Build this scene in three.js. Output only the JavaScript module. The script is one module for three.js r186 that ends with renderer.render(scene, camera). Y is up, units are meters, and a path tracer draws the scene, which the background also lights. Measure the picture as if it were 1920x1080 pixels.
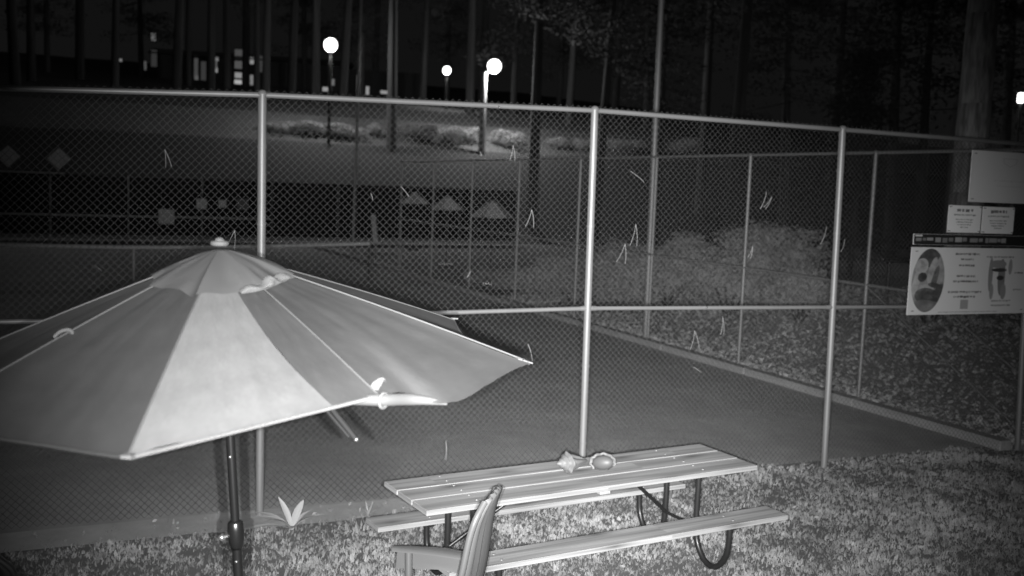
import * as THREE from 'three';
import { mergeGeometries } from 'three/addons/utils/BufferGeometryUtils.js';
import { RoundedBoxGeometry } from 'three/addons/geometries/RoundedBoxGeometry.js';

// ------------------------------------------------------------------ camera, sky, lamps of the camera housing, exposure
const scene = new THREE.Scene();
const F = 1904.27, PITCH = 0.0994, ROLL = 0.038, EYE = 2.9406;          // lens in pixels of the 1920 x 1080 photograph
const camera = new THREE.PerspectiveCamera(2 * Math.atan(540 / F) * 180 / Math.PI, 16 / 9, 0.05, 600);
camera.rotation.order = 'YXZ';
camera.position.set(0, EYE, 0);
camera.rotation.set(-PITCH, 0, ROLL);
camera.focus = 6.0; camera.userData.fStop = 1.9;                       // a small fast lens: far things go soft
camera.updateMatrixWorld(true);
scene.add(camera);

const renderer = new THREE.WebGLRenderer({ antialias: true });
renderer.setSize(1024, 576);
renderer.toneMapping = THREE.LinearToneMapping;
renderer.toneMappingExposure = 1.0;
renderer.shadowMap.enabled = true;

// night sky: an even, faintly lit overcast
{
  const w = 64, h = 32, px = new Float32Array(w * h * 4);
  for (let i = 0; i < w * h; i++) { px[i * 4] = px[i * 4 + 1] = px[i * 4 + 2] = 0.0055; px[i * 4 + 3] = 1; }
  const sky = new THREE.DataTexture(px, w, h, THREE.RGBAFormat, THREE.FloatType);
  sky.mapping = THREE.EquirectangularReflectionMapping; sky.magFilter = THREE.LinearFilter; sky.needsUpdate = true;
  scene.background = sky; scene.environment = sky;
}

// ------------------------------------------------------------------ pixel -> place helpers (depth = -z)
const V = (x, y, z) => new THREE.Vector3(x, y, z);
const cR = Math.cos(ROLL), sR = Math.sin(ROLL), cP = Math.cos(PITCH), sP = Math.sin(PITCH);
function ray(px, py) {
  const a = (px - 960) / F, b = (py - 540) / F, u = a * cR + b * sR, v = -a * sR + b * cR;
  return V(u, -v * cP - sP, -(cP - v * sP));
}
const ground = (px, py, y = 0) => { const d = ray(px, py), t = (y - EYE) / d.y; return V(d.x * t, y, d.z * t); };
const deep = (px, py, depth) => { const d = ray(px, py), t = -depth / d.z; return V(d.x * t, EYE + d.y * t, d.z * t); };

const LED = [];
function ledSpot(x, y, aim, angle, cd) {
  const s = new THREE.SpotLight(0xffffff, cd, 0, angle, 1, 2);
  s.position.set(x, y, -0.004); s.target.position.copy(aim); s.castShadow = true; s.shadow.radius = 0.4;
  s.shadow.mapSize.set(2048, 2048); s.shadow.camera.near = 0.1; s.shadow.camera.far = 150;
  scene.add(s, s.target); LED.push(s);
}
ledSpot(-0.085, EYE - 0.015, deep(980, 680, 12), 0.54, 225);
ledSpot(0.085, EYE - 0.015, deep(980, 680, 12), 0.54, 225);
ledSpot(0, EYE - 0.07, deep(1120, 590, 20), 0.30, 440);  // added narrow beam that brightens the far court

// ------------------------------------------------------------------ random numbers, noise, textures, materials
let seed = 20250528;
const rnd = () => { seed = (seed + 0x6D2B79F5) | 0; let t = Math.imul(seed ^ (seed >>> 15), 1 | seed); t = (t + Math.imul(t ^ (t >>> 7), 61 | t)) ^ t; return ((t ^ (t >>> 14)) >>> 0) / 4294967296; };
const rr = (a, b) => a + (b - a) * rnd();
const hash = (x, y) => { let h = Math.imul(x | 0, 374761393) ^ Math.imul(y | 0, 668265263); h = Math.imul(h ^ (h >>> 13), 1274126177); return ((h ^ (h >>> 16)) >>> 0) / 4294967296; };
function vnoise(x, y, wrap = 0) {
  const xi = Math.floor(x), yi = Math.floor(y), fx = x - xi, fy = y - yi, sx = fx * fx * (3 - 2 * fx), sy = fy * fy * (3 - 2 * fy);
  const m = (n) => wrap ? ((n % wrap) + wrap) % wrap : n;
  const a = hash(m(xi), m(yi)), b = hash(m(xi + 1), m(yi)), c = hash(m(xi), m(yi + 1)), d = hash(m(xi + 1), m(yi + 1));
  return (a * (1 - sx) + b * sx) * (1 - sy) + (c * (1 - sx) + d * sx) * sy;
}
const fbm = (x, y, o = 4) => { let s = 0, a = 0.5, f = 1; for (let i = 0; i < o; i++) { s += a * vnoise(x * f + i * 17, y * f + i * 31); a *= 0.5; f *= 2; } return s; };
function tex(n, fn, rx = 1, ry = rx, srgb = true) {
  const d = new Uint8Array(n * n * 4);
  for (let y = 0; y < n; y++) for (let x = 0; x < n; x++) {
    const v = fn(x / n, y / n, x, y), i = (y * n + x) * 4;
    if (Array.isArray(v)) { d[i] = v[0]; d[i + 1] = v[1]; d[i + 2] = v[2]; } else d[i] = d[i + 1] = d[i + 2] = Math.max(0, Math.min(255, v * 255));
    d[i + 3] = 255;
  }
  const t = new THREE.DataTexture(d, n, n); t.wrapS = t.wrapT = THREE.RepeatWrapping; t.magFilter = THREE.LinearFilter; t.repeat.set(rx, ry);
  if (srgb) t.colorSpace = THREE.SRGBColorSpace; t.needsUpdate = true; return t;
}
const grey = (g) => new THREE.Color().setRGB(g, g, g);
function mat(g, rough = 0.9, extra = {}) { return new THREE.MeshStandardMaterial({ color: grey(g), roughness: rough, side: THREE.DoubleSide, ...extra }); }
// a rough grit: facets tilted every way
const grit = tex(256, () => { const a = rnd() * 6.283, r = Math.sqrt(rnd()) * 0.78, z = Math.sqrt(1 - r * r); return [128 + 127 * r * Math.cos(a), 128 + 127 * r * Math.sin(a), 128 + 127 * z]; }, 4, 4, false);
const speck = tex(512, (u, v, x, y) => 0.80 + 0.16 * fbmW(u, v, 6) + 0.05 * hash(x, y));
function fbmW(u, v, f) { return 0.55 * vnoise(u * f, v * f, f) + 0.3 * vnoise(u * f * 3, v * f * 3, f * 3) + 0.15 * vnoise(u * f * 9, v * f * 9, f * 9); }
const grain = tex(512, (u, v) => { const w = vnoise(u * 3, v * 24, 24) * 0.5 + vnoise(u * 6, v * 80, 240) * 0.3 + vnoise(u * 9, v * 200, 600) * 0.2; const kn = Math.max(0, 1 - 9 * Math.hypot((u % 0.5) - 0.27, (v % 0.33) - 0.16)); return 0.55 + 0.45 * w - 0.25 * kn * kn; });
const barkT = tex(256, (u, v) => 0.5 + 0.5 * (vnoise(u * 16, v * 5, 16) * 0.6 + vnoise(u * 48, v * 14, 48) * 0.4));
const weave = tex(256, (u, v, x, y) => 0.84 + 0.13 * fbmW(u, v, 5) + 0.03 * hash(x, y));
const rustT = tex(256, (u, v, x, y) => 0.86 + 0.14 * fbmW(u, v, 8) - (hash(x >> 1, y >> 1) > 0.985 ? 0.12 : 0));

const M = {
  court: mat(0.47, 1, { map: speck, normalMap: grit, normalScale: new THREE.Vector2(1, 1) }),
  mulch: mat(0.34, 1, { map: speck, normalMap: grit }), soil: mat(0.19, 1, { map: speck }), sand: mat(0.58, 1, { map: speck, normalMap: grit }),
  concrete: mat(0.40, 0.95, { map: speck }),
  steel: mat(0.30, 0.48, { metalness: 0.3, map: rustT }),
  wire: mat(0.075, 0.6), black: mat(0.02, 0.35), blackPole: mat(0.008, 0.3), chrome: mat(0.8, 0.15, { metalness: 0.9 }),
  wood: mat(0.55, 0.85, { map: grain }), woodEnd: mat(0.5, 0.9, { map: grain }),
  paleCloth: mat(0.125, 0.95, { map: weave }), greyCloth: mat(0.045, 0.8, { map: weave }), strap: mat(0.075, 0.8),
  plastic: mat(0.11, 0.45), plasticBlack: mat(0.012, 0.6), shell: mat(0.17, 0.6), shellShade: mat(0.10, 0.5),
  leaf: mat(0.42, 0.7), bark: mat(0.085, 1, { map: barkT }), needle: mat(0.045, 0.9), needleLit: mat(0.24, 0.7), bushLeaf: mat(0.30, 0.8), ivy: mat(0.34, 0.8),  // fence needles take a copy of the needle tone, lightened as if lit
  seam: mat(0.06, 0.8), rolled: mat(0.048, 0.7), greyVent: mat(0.075, 0.75),
  screen: mat(0.015, 1), tape: mat(0.75, 0.8), netCord: mat(0.03, 0.9), parasol: mat(0.55, 0.9), slope: mat(0.045, 1), verge: mat(0.12, 1, { map: speck }),
  sign: mat(0.7, 0.6), board: mat(0.03, 0.7), lodge: mat(0.035, 0.9), plate: mat(0.82, 0.7), plateDark: mat(0.2, 0.7),
};

// ------------------------------------------------------------------ object helpers
const taken = {};
const numbered = (n) => { const k = taken[n] = (taken[n] ?? -1) + 1; return k ? n + '_' + String(k).padStart(3, '0') : n; };
function tag(o, label, category, group, kind) { o.userData.label = label; if (category) o.userData.category = category; if (group) o.userData.group = group; if (kind) o.userData.kind = kind; return o; }
function shade(m) { m.castShadow = m.receiveShadow = true; return m; }
function thing(name, label, category, pos, turn = 0, group) {
  const g = new THREE.Group(); g.name = numbered(name); if (pos) g.position.copy(pos); g.rotation.y = turn; scene.add(g); return tag(g, label, category, group);
}
function part(name, geo, m, parent) { const o = shade(new THREE.Mesh(geo, m)); o.name = name; parent.add(o); return o; }
function single(name, geo, m, label, category, pos, group) { const o = shade(new THREE.Mesh(geo, m)); o.name = numbered(name); if (pos) o.position.copy(pos); scene.add(o); return tag(o, label, category, group); }
function structure(name, geo, m, label) { const o = shade(new THREE.Mesh(geo, m)); o.name = name; o.userData.kind = 'structure'; if (label) o.userData.label = label; scene.add(o); return o; }
function copyOf(src, name, pos, turn, label) { const c = src.clone(); c.name = numbered(name); c.userData = { ...src.userData }; if (label) c.userData.label = label; c.position.copy(pos); c.rotation.y = turn; scene.add(c); return c; }
function bar(a, b, r, r2 = r, seg = 10) {                              // a round bar between two points
  const d = b.clone().sub(a), g = new THREE.CylinderGeometry(r2, r, d.length(), seg, 1);
  g.translate(0, d.length() / 2, 0); g.applyQuaternion(new THREE.Quaternion().setFromUnitVectors(V(0, 1, 0), d.clone().normalize())); g.translate(a.x, a.y, a.z); return g;
}
const tube = (pts, r, seg = 24, rad = 8) => new THREE.TubeGeometry(new THREE.CatmullRomCurve3(pts, false, 'centripetal'), seg, r, rad, false);
const box = (w, h, d, r = 0.004) => new RoundedBoxGeometry(w, h, d, 2, Math.min(r, w / 2.2, h / 2.2, d / 2.2));
function sheet(rows, uvs) {                                             // rows of Vector3 -> surface
  const n = rows.length, m = rows[0].length, p = [], uv = [], idx = [];
  for (let i = 0; i < n; i++) for (let j = 0; j < m; j++) { const q = rows[i][j]; p.push(q.x, q.y, q.z); if (uvs) uv.push(...uvs(q, i / (n - 1), j / (m - 1))); else uv.push(j / (m - 1), i / (n - 1)); }
  for (let i = 0; i < n - 1; i++) for (let j = 0; j < m - 1; j++) { const a = i * m + j; idx.push(a, a + 1, a + m, a + 1, a + m + 1, a + m); }
  const g = new THREE.BufferGeometry(); g.setAttribute('position', new THREE.Float32BufferAttribute(p, 3)); g.setAttribute('uv', new THREE.Float32BufferAttribute(uv, 2)); g.setIndex(idx); g.computeVertexNormals(); return g;
}
const up = (p, y) => V(p.x, y, p.z);

// ------------------------------------------------------------------ layout of the fences (depths measured from the ground)
const D = V(Math.cos(0.4037), 0, -Math.sin(0.4037)), N = V(-Math.sin(0.4316), 0, -Math.cos(0.4316)), DS = V(Math.cos(0.4316), 0, -Math.sin(0.4316));
const basePx = [[487, 962], [1090, 912], [1545, 874], [1908, 842]], topPx = [[490, 178], [1113, 207], [1577, 243], [1930, 271]], midPx = [[488, 597], [1100, 578], [1562, 576], [1922, 574]];
const posts = basePx.map(([x, y], i) => {
  const b = ground(x, y), t = deep(...topPx[i], -b.z), m = deep(...midPx[i], -b.z);
  return { b, t: V(b.x + (t.x - b.x) * 0.75, t.y, b.z), my: m.y };
});
const step = posts[1].b.clone().sub(posts[0].b);
for (let i = 0; i < 2; i++) { const p = posts[0]; posts.unshift({ b: p.b.clone().sub(step), t: p.t.clone().sub(step).setY(p.t.y + 0.0), my: p.my }); }
posts[1].t.y = deep(0, 162, -posts[1].b.z - 0.1).y - 0.02; posts[0].t.y = posts[1].t.y;
const P4 = posts[posts.length - 1].b;
const sideAt = (k, off, y = 0) => P4.clone().addScaledVector(N, k).addScaledVector(DS, off).setY(y);
function onFence(px, py, proud = 0) {                                   // pixel -> point on the front fence
  const d = ray(px, py); let best = null;
  for (let i = 0; i < posts.length - 1; i++) {
    const a = posts[i].b, e = posts[i + 1].b.clone().sub(a), n = V(-e.z, 0, e.x).normalize(); if (n.z < 0) n.negate();
    const t = (a.x * n.x + a.z * n.z + proud) / (d.x * n.x + d.z * n.z), q = V(d.x * t, EYE + d.y * t, d.z * t), s = q.clone().sub(a).dot(e) / e.lengthSq();
    if ((s >= 0 && s <= 1) || (i === posts.length - 2 && s > 0 && !best) ) best = { q, n, e: e.clone().normalize() };
  }
  return best;
}

// ------------------------------------------------------------------ ground, court, kerb, bank, hillside
const uvM = (k) => (q) => [q.x * k, q.z * k];
const hillY = (x, z) => {                                               // z as depth; height of the land behind the far fence
  const a = 0.4316, far = (z - 46) * Math.cos(a) - (x + 11.4) * Math.sin(a);   // metres beyond the far fence
  const s = Math.min(1, Math.max(0, (far - 1) / 6)), base = 4.9 * s * s * (3 - 2 * s);
  return base + Math.min(5, Math.max(0, far - 7)) * 0.42 + Math.max(0, far - 12) * 0.12 + (far > 1 ? 0.25 * (fbm(x * 0.3, z * 0.3) - 0.5) : 0);
};
{
  const g = new THREE.PlaneGeometry(900, 900, 1, 1); g.rotateX(-Math.PI / 2); g.translate(0, -0.012, -100);
  const uv = g.attributes.uv; for (let i = 0; i < uv.count; i++) uv.setXY(i, uv.getX(i) * 700, uv.getY(i) * 700);
  structure('ground', g, M.soil, 'bare dark soil and thin turf around the court');
}
const fenceLine = (s) => posts[0].b.clone().addScaledVector(D, s);     // s metres along the front fence
{
  const rows = [], A = P4.clone().addScaledVector(D, -24), nN = V(-Math.sin(0.4037), 0, -Math.cos(0.4037));
  for (let i = 0; i <= 40; i++) { const r = []; for (let j = 0; j <= 24; j++) {
    const edge = i === 0 ? 0.10 + 0.07 * (fbm(j * 1.7, 3) - 0.5) : 0;
    const p = A.clone().addScaledVector(D, j * (24 - 0.28) / 24).addScaledVector(nN, 0.12 + edge + i * 0.86); const q = p.clone(); q.addScaledVector(DS, 0); p.y = -0.004; r.push(p); } rows.push(r); }
  structure('tennis_court', sheet(rows, uvM(0.5)), M.court, 'smooth grey tennis court behind the chain link fence');
  const strip = [[], []];
  for (let j = 0; j <= 60; j++) { const s = j * 0.2 - 1.5, p = fenceLine(s), w = 0.50 * Math.min(1, Math.max(0.08, (10.4 - s) / 3.5)) + 0.12 * (fbm(s * 2.2, 9, 3) - 0.5);
    strip[0].push(p.clone().addScaledVector(nN, 0.16).setY(-0.008)); strip[1].push(p.clone().addScaledVector(nN, -w).setY(-0.008)); }
  structure('gravel_strip', sheet(strip, uvM(0.6)), M.sand, 'pale sandy strip along the foot of the front fence');
  // kerb down the side of the court: cast in lengths
  for (let k = 0; k < 14; k++) {
    const a = sideAt(0.02 + k * 2.5, -0.17), g = box(0.2, 0.16, 2.485, 0.02); g.rotateY(0.4316);
    const c = a.clone().addScaledVector(N, 1.25); g.translate(c.x, 0.03, c.z);
    const o = part('kerb_stone', g, M.concrete, kerb());
  }
}
function kerb() { if (!kerb.g) { kerb.g = new THREE.Group(); kerb.g.name = 'concrete_kerb'; kerb.g.userData = { kind: 'structure', label: 'low pale concrete kerb along the side of the court' }; scene.add(kerb.g); } return kerb.g; }
const bankY = (off, k) => { const s = Math.min(1, Math.max(0, (off - 0.25) / 3.2)); return 0.95 * Math.min(1, Math.max(0, (16 - k) / 5)) * s * s * (3 - 2 * s) * (0.8 + 0.5 * fbm(k * 0.4, off * 0.5)) - 0.01; };
{
  const rows = [];
  for (let i = 0; i <= 40; i++) { const r = []; for (let j = 0; j <= 24; j++) { const off = 0.05 + j * 0.45, k = -4 + i * 0.5; r.push(sideAt(k, off, bankY(off, k))); } rows.push(r); }
  structure('planted_bank', sheet(rows, uvM(0.6)), M.mulch, 'low earth bank rising behind the side fence');
  const hill = [];
  for (let i = 0; i <= 60; i++) { const r = []; for (let j = 0; j <= 60; j++) {
    const f = i < 22 ? i * 0.5 : 11 + (i - 22) * 2.4, c = -60 + j * 2, p = V(-11.4, 0, -46).addScaledVector(DS, c).addScaledVector(N, f); p.y = hillY(p.x, -p.z) - 0.02; r.push(p); } hill.push(r); }
  const slope = hill.slice(0, 15), verge = hill.slice(14, 23);
  structure('hillside', sheet(slope, uvM(0.3)), M.slope, 'dark overgrown slope behind the far fence');
  structure('wood_floor', sheet(hill.slice(22), uvM(0.3)), M.slope, 'dark wood floor among the trees uphill');
  structure('grass_verge', sheet(verge, uvM(0.3)), M.verge, 'pale grass verge under the globe lamps on the hill');
}

// ------------------------------------------------------------------ chain link fences
const DIAM = 0.0636;
function chainLink(bl, br, tl, tr, r, d = DIAM) {
  const w = br.clone().sub(bl).length(), h = tl.y - bl.y, cols = Math.round(w / (d / 2)), rowsN = Math.round(h / (d / 2)), p = [], idx = [];
  const e = br.clone().sub(bl).normalize(), n = V(-e.z, 0, e.x).normalize();
  const at = (u, v) => bl.clone().lerp(br, u).lerp(tl.clone().lerp(tr, u), v);
  for (let c = 0; c < cols; c++) {
    const ph = rnd() * 0.001;
    for (let j = 0; j <= rowsN; j++) {
      const side = (c + j) % 2, u = (c + side) / cols, q = at(u, j / rowsN), k = p.length / 3;
      q.addScaledVector(n, (side ? r : -r) * 1.1 + ph); q.x += rr(-1, 1) * 0.0012; q.y += rr(-1, 1) * 0.0012;
      for (let s = 0; s < 3; s++) { const an = s * 2.094 + 0.5; p.push(q.x + e.x * Math.cos(an) * r * 1.25 + n.x * Math.sin(an) * r, q.y, q.z + e.z * Math.cos(an) * r * 1.25 + n.z * Math.sin(an) * r); }
      if (j) for (let s = 0; s < 3; s++) { const a = k - 3 + s, b = k - 3 + (s + 1) % 3; idx.push(a, b, a + 3, b, b + 3, a + 3); }
    }
  }
  const g = new THREE.BufferGeometry(); g.setAttribute('position', new THREE.Float32BufferAttribute(p, 3)); g.setAttribute('uv', new THREE.Float32BufferAttribute(new Float32Array(p.length / 3 * 2), 2)); g.setIndex(idx); g.computeVertexNormals(); return g;
}
function postParts(f, b, t, r, m) {
  const P = part('post', bar(b.clone().setY(b.y - 0.05), t, r, r, 20), m, f);
  const c = new THREE.SphereGeometry(r * 1.25, 14, 8, 0, 6.3, 0, 1.6); c.translate(t.x, t.y, t.z); part('post_cap', c, m, P);
  for (const v of [0.12, 0.33, 0.5, 0.7, 0.88]) { const q = b.clone().lerp(t, v), g = new THREE.CylinderGeometry(r * 1.1, r * 1.1, 0.02, 20, 1); g.translate(q.x, q.y, q.z); part('tie_band', g, m, P); }
}
const front = thing('chain_link_fence', 'tall chain link fence with bright steel posts along the front of the court', 'fence');
for (let i = 0; i < posts.length; i++) {
  const p = posts[i], q = posts[i + 1];
  postParts(front, p.b, p.t, 0.036, M.steel);
  if (!q) continue;
  const nn = V(0.016, 0, -0.040);
  part('top_rail', bar(p.t.clone().setY(p.t.y + 0.0), q.t.clone(), 0.024, 0.024, 14), M.steel, front);
  const pv = (o, y) => o.b.clone().lerp(o.t, y / o.t.y);
  part('middle_rail', bar(pv(p, p.my), pv(q, q.my), 0.021, 0.021, 14), M.steel, front);
  for (const o of [[p, q], [q, p]]) { const a = pv(o[0], o[0].my), dir = pv(o[1], o[1].my).sub(a).normalize(); const g = bar(a, a.clone().addScaledVector(dir, 0.085), 0.03, 0.024, 12); part('rail_end_cup', g, M.steel, front); }
  const w = part('wire_mesh', chainLink(p.b.clone().add(nn).setY(0.03), q.b.clone().add(nn).setY(0.03), p.t.clone().add(nn).setY(p.t.y + 0.045), q.t.clone().add(nn).setY(q.t.y + 0.045), 0.0018), M.wire, front);
  w.userData.kind = 'stuff';
}
// the bolt that shines on the middle rail
{ const q = onFence(1325, 576, 0.03).q; const g = new THREE.SphereGeometry(0.012, 12, 8); g.translate(q.x, q.y, q.z); const o = part('bolt_head', g, M.chrome, front); o.userData.label = 'shiny bolt head on the middle rail'; }
{ const q = onFence(935, 200, 0.03).q; const g = new THREE.SphereGeometry(0.010, 12, 8); g.translate(q.x, q.y, q.z); part('bolt_head', g, M.chrome, front); }

const sideFence = thing('chain_link_fence', 'duller chain link fence running down the side of the court past the bushes', 'fence');
const sk = [0.05, 2.75, 5.6, 8.5, 11.6, 14.8, 17.9, 21.0, 24.1];
for (let i = 1; i < sk.length; i++) {
  const b = sideAt(sk[i], 0.06), t = up(b, 3.62), a = sideAt(sk[i - 1], 0.06), ta = up(a, 3.62);
  postParts(sideFence, b, t, 0.029, M.steel);
  part('top_rail', bar(ta, t, 0.024, 0.024, 10), M.steel, sideFence);
  part('middle_rail', bar(up(a, 1.72), up(b, 1.72), 0.024, 0.024, 10), M.steel, sideFence);
  if (i < 7) { const nn = DS.clone().multiplyScalar(0.045); const w = part('wire_mesh', chainLink(up(a.clone().add(nn), 0.06), up(b.clone().add(nn), 0.06), ta.clone().add(nn).setY(3.66), t.clone().add(nn).setY(3.66), 0.0016), M.wire, sideFence); w.userData.kind = 'stuff'; }
}
part('brace_rod', bar(up(sideAt(2.75, 0.06), 1.70), up(sideAt(0.1, 0.06), 0.25), 0.012, 0.012, 8), M.steel, sideFence);
part('brace_rod', bar(up(sideAt(1.6, 0.06), 1.70), up(sideAt(0.1, 0.06), 0.9), 0.010, 0.010, 8), M.steel, sideFence);

// far end fence with a dark wind screen
const far = thing('windscreen_fence', 'distant fence hung with black windscreen cloth at the far end of the court', 'fence');
const farAt = (c, y, f = 0) => V(-11.4, y, -46).addScaledVector(DS, c).addScaledVector(N, f);
for (let c = -24; c <= 14; c += 3.05) {
  part('post', bar(farAt(c, -0.05), farAt(c, 2.78), 0.035, 0.035, 8), M.steel, far);
  if (c + 3.05 <= 14) {
    const g = new THREE.BoxGeometry(3.0, 2.5, 0.012); g.rotateY(0.4316); const m = farAt(c + 1.525, 1.5, -0.05); g.translate(m.x, m.y, m.z); part('windscreen_panel', g, M.screen, far);
    if (c < -2) part('hem', bar(farAt(c + 0.04, 1.06, -0.07), farAt(c + 3.0, 1.06, -0.07), 0.028, 0.028, 8), M.plate, far);
  }
}
part('cable_glint', bar(farAt(-12.5, 2.78, -0.07), farAt(-8.2, 2.78, -0.07), 0.018, 0.018, 8), M.tape, far);  // pale stretch painted in for a glint along the cable

// ------------------------------------------------------------------ tennis net
{
  const R = ground(693, 457, 1.07); R.y = 0;
  const dir = V(-Math.cos(0.47), 0, Math.sin(0.47)), half = 6.7, top = (s) => 0.914 + 0.156 * Math.pow(Math.abs(s - half) / half, 1.6);
  const t = thing('tennis_net', 'tennis net with a pale top tape and centre strap across the court', 'net', R, 0);
  const pt = (s, y) => dir.clone().multiplyScalar(s).setY(y);
  const pts = []; for (let i = 0; i <= 16; i++) pts.push(pt(i / 16 * half * 2, top(i / 16 * half * 2)));
  part('tape', tube(pts, 0.052, 48, 8), M.tape, t);
  const cord = [];
  for (let i = 0; i <= 130; i++) { const s = i / 130 * half * 2; cord.push(bar(pt(s, 0.03), pt(s, top(s)), 0.004, 0.004, 4)); }
  for (let j = 0; j < 9; j++) { for (let i = 0; i < 16; i++) { const a = i / 16 * half * 2, b = (i + 1) / 16 * half * 2; cord.push(bar(pt(a, 0.05 + j * 0.1), pt(b, 0.05 + j * 0.1), 0.004, 0.004, 4)); } }
  const m = part('netting', mergeGeometries(cord), M.netCord, t); m.userData.kind = 'stuff';
  const sg = box(0.06, 0.9, 0.02); sg.rotateY(-0.47); const sc = pt(half, 0.45).addScaledVector(V(Math.sin(0.47), 0, Math.cos(0.47)), 0.06); sg.translate(sc.x, sc.y, sc.z); part('centre_strap', sg, M.tape, t);
  for (const s of [0, half * 2]) part('post', bar(pt(s, -0.02), pt(s, 1.1), 0.045, 0.045, 12), M.black, t);
  const sb = thing('score_marker', 'narrow pale score strip standing up at the end of the net', 'score marker', R.clone().add(V(0.12, 0, -0.1)));
  part('stake', bar(V(0, 0, 0), V(0, 1.15, 0), 0.015, 0.015, 8), M.black, sb);
  const b = box(0.15, 0.9, 0.03, 0.03); b.rotateZ(0.10); b.translate(0, 1.5, 0); part('strip', b, mat(0.28, 0.8), sb);
}

// ------------------------------------------------------------------ light poles of the court
{
  const b = ground(1210, 637), t = deep(1243, -60, -b.z + 0.1);
  const p = thing('court_light_pole', 'tall slim steel light pole with bands beside the court kerb', 'pole', b);
  const L = t.clone().sub(b); const q = (v) => L.clone().multiplyScalar(v);
  part('shaft', bar(V(0, -0.02, 0), q(1.35), 0.062, 0.05, 18), M.steel, p);
  part('base_flange', new THREE.CylinderGeometry(0.14, 0.15, 0.05, 20).translate(0, 0.025, 0), M.steel, p);
  for (const y of [0.105, 0.17, 0.26, 0.42, 0.58]) { const c = q(y); part('band', new THREE.CylinderGeometry(0.074, 0.074, 0.035, 18).translate(c.x, c.y, c.z), M.steel, p); }
  const h = q(1.35); part('lamp_head', box(0.5, 0.14, 0.3, 0.03).translate(h.x - 0.2, h.y + 0.05, h.z), M.steel, p);
  const b2 = V(-6.4, 0, -40), p2 = thing('court_light_pole', 'thin dim light pole standing far behind the net', 'pole', deep(662, 440, 40).setY(0));
  part('shaft', bar(V(0, -0.02, 0), V(0.12, 10.5, 0), 0.07, 0.05, 12), M.steel, p2);
  part('base_flange', new THREE.CylinderGeometry(0.16, 0.17, 0.05, 16).translate(0, 0.025, 0), M.steel, p2);
  part('lamp_head', box(0.5, 0.14, 0.3, 0.03).translate(-0.1, 10.5, 0), M.steel, p2);
}

// ------------------------------------------------------------------ globe lamps on the hill
function globeLamp(px, py, depth, r, cd, label, poleDx, poleR) {
  const c = deep(px, py, depth), by = hillY(c.x, depth) - 0.05, g = thing('globe_lamp', label, 'street lamp', V(c.x, by, c.z));
  const h = c.y - by, bx = poleDx;
  part('pole', bar(V(bx, 0, 0), V(bx, h - r * 0.9, 0), poleR, poleR * 0.85, 14), bx ? M.post : M.black, g);
  part('bracket', bar(V(bx, h - r * 0.9, 0), V(0, h - r * 0.9, 0), 0.035, 0.035, 8), M.steel, g);
  const s = part('glass_globe', new THREE.SphereGeometry(r, 24, 16).translate(0, h, 0), M.glow, g);
  const l = new THREE.PointLight(0xffffff, cd, 0, 2); l.position.set(0, h - r - 0.1, 0); l.castShadow = true; l.shadow.radius = 8; g.add(l);
}
M.post = mat(0.42, 0.9, { map: barkT });
M.glow = new THREE.MeshStandardMaterial({ color: 0xffffff, emissive: 0xffffff, emissiveIntensity: 6 });
globeLamp(620, 84, 53.6, 0.345, 130, 'round white globe lamp standing apart on the hill, lit', 0, 0.10);
globeLamp(838, 132, 74, 0.29, 60, 'smaller far globe lamp, lit, behind the lamp with the wooden post', 0, 0.09);
globeLamp(927, 124, 57.3, 0.38, 120, 'bright globe lamp bracketed from a thick wooden post', -0.55, 0.19);
{ // small lantern at the right
  const c = deep(1914, 184, 40), g = thing('lantern', 'small bright lantern on a thin stake beyond the big trunk', 'lantern', V(c.x, 0, c.z));
  part('stake', bar(V(0, 0, 0), V(0, c.y - 0.15, 0), 0.05, 0.05, 10), M.steel, g);
  part('glass', box(0.2, 0.36, 0.2, 0.05).translate(0, c.y, 0), M.glow, g);
  part('cap', new THREE.ConeGeometry(0.13, 0.1, 12).translate(0, c.y + 0.24, 0), M.black, g);
  const l = new THREE.PointLight(0xffffff, 10, 0, 2); l.position.set(0, c.y, 0); l.castShadow = true; g.add(l);
}

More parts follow.
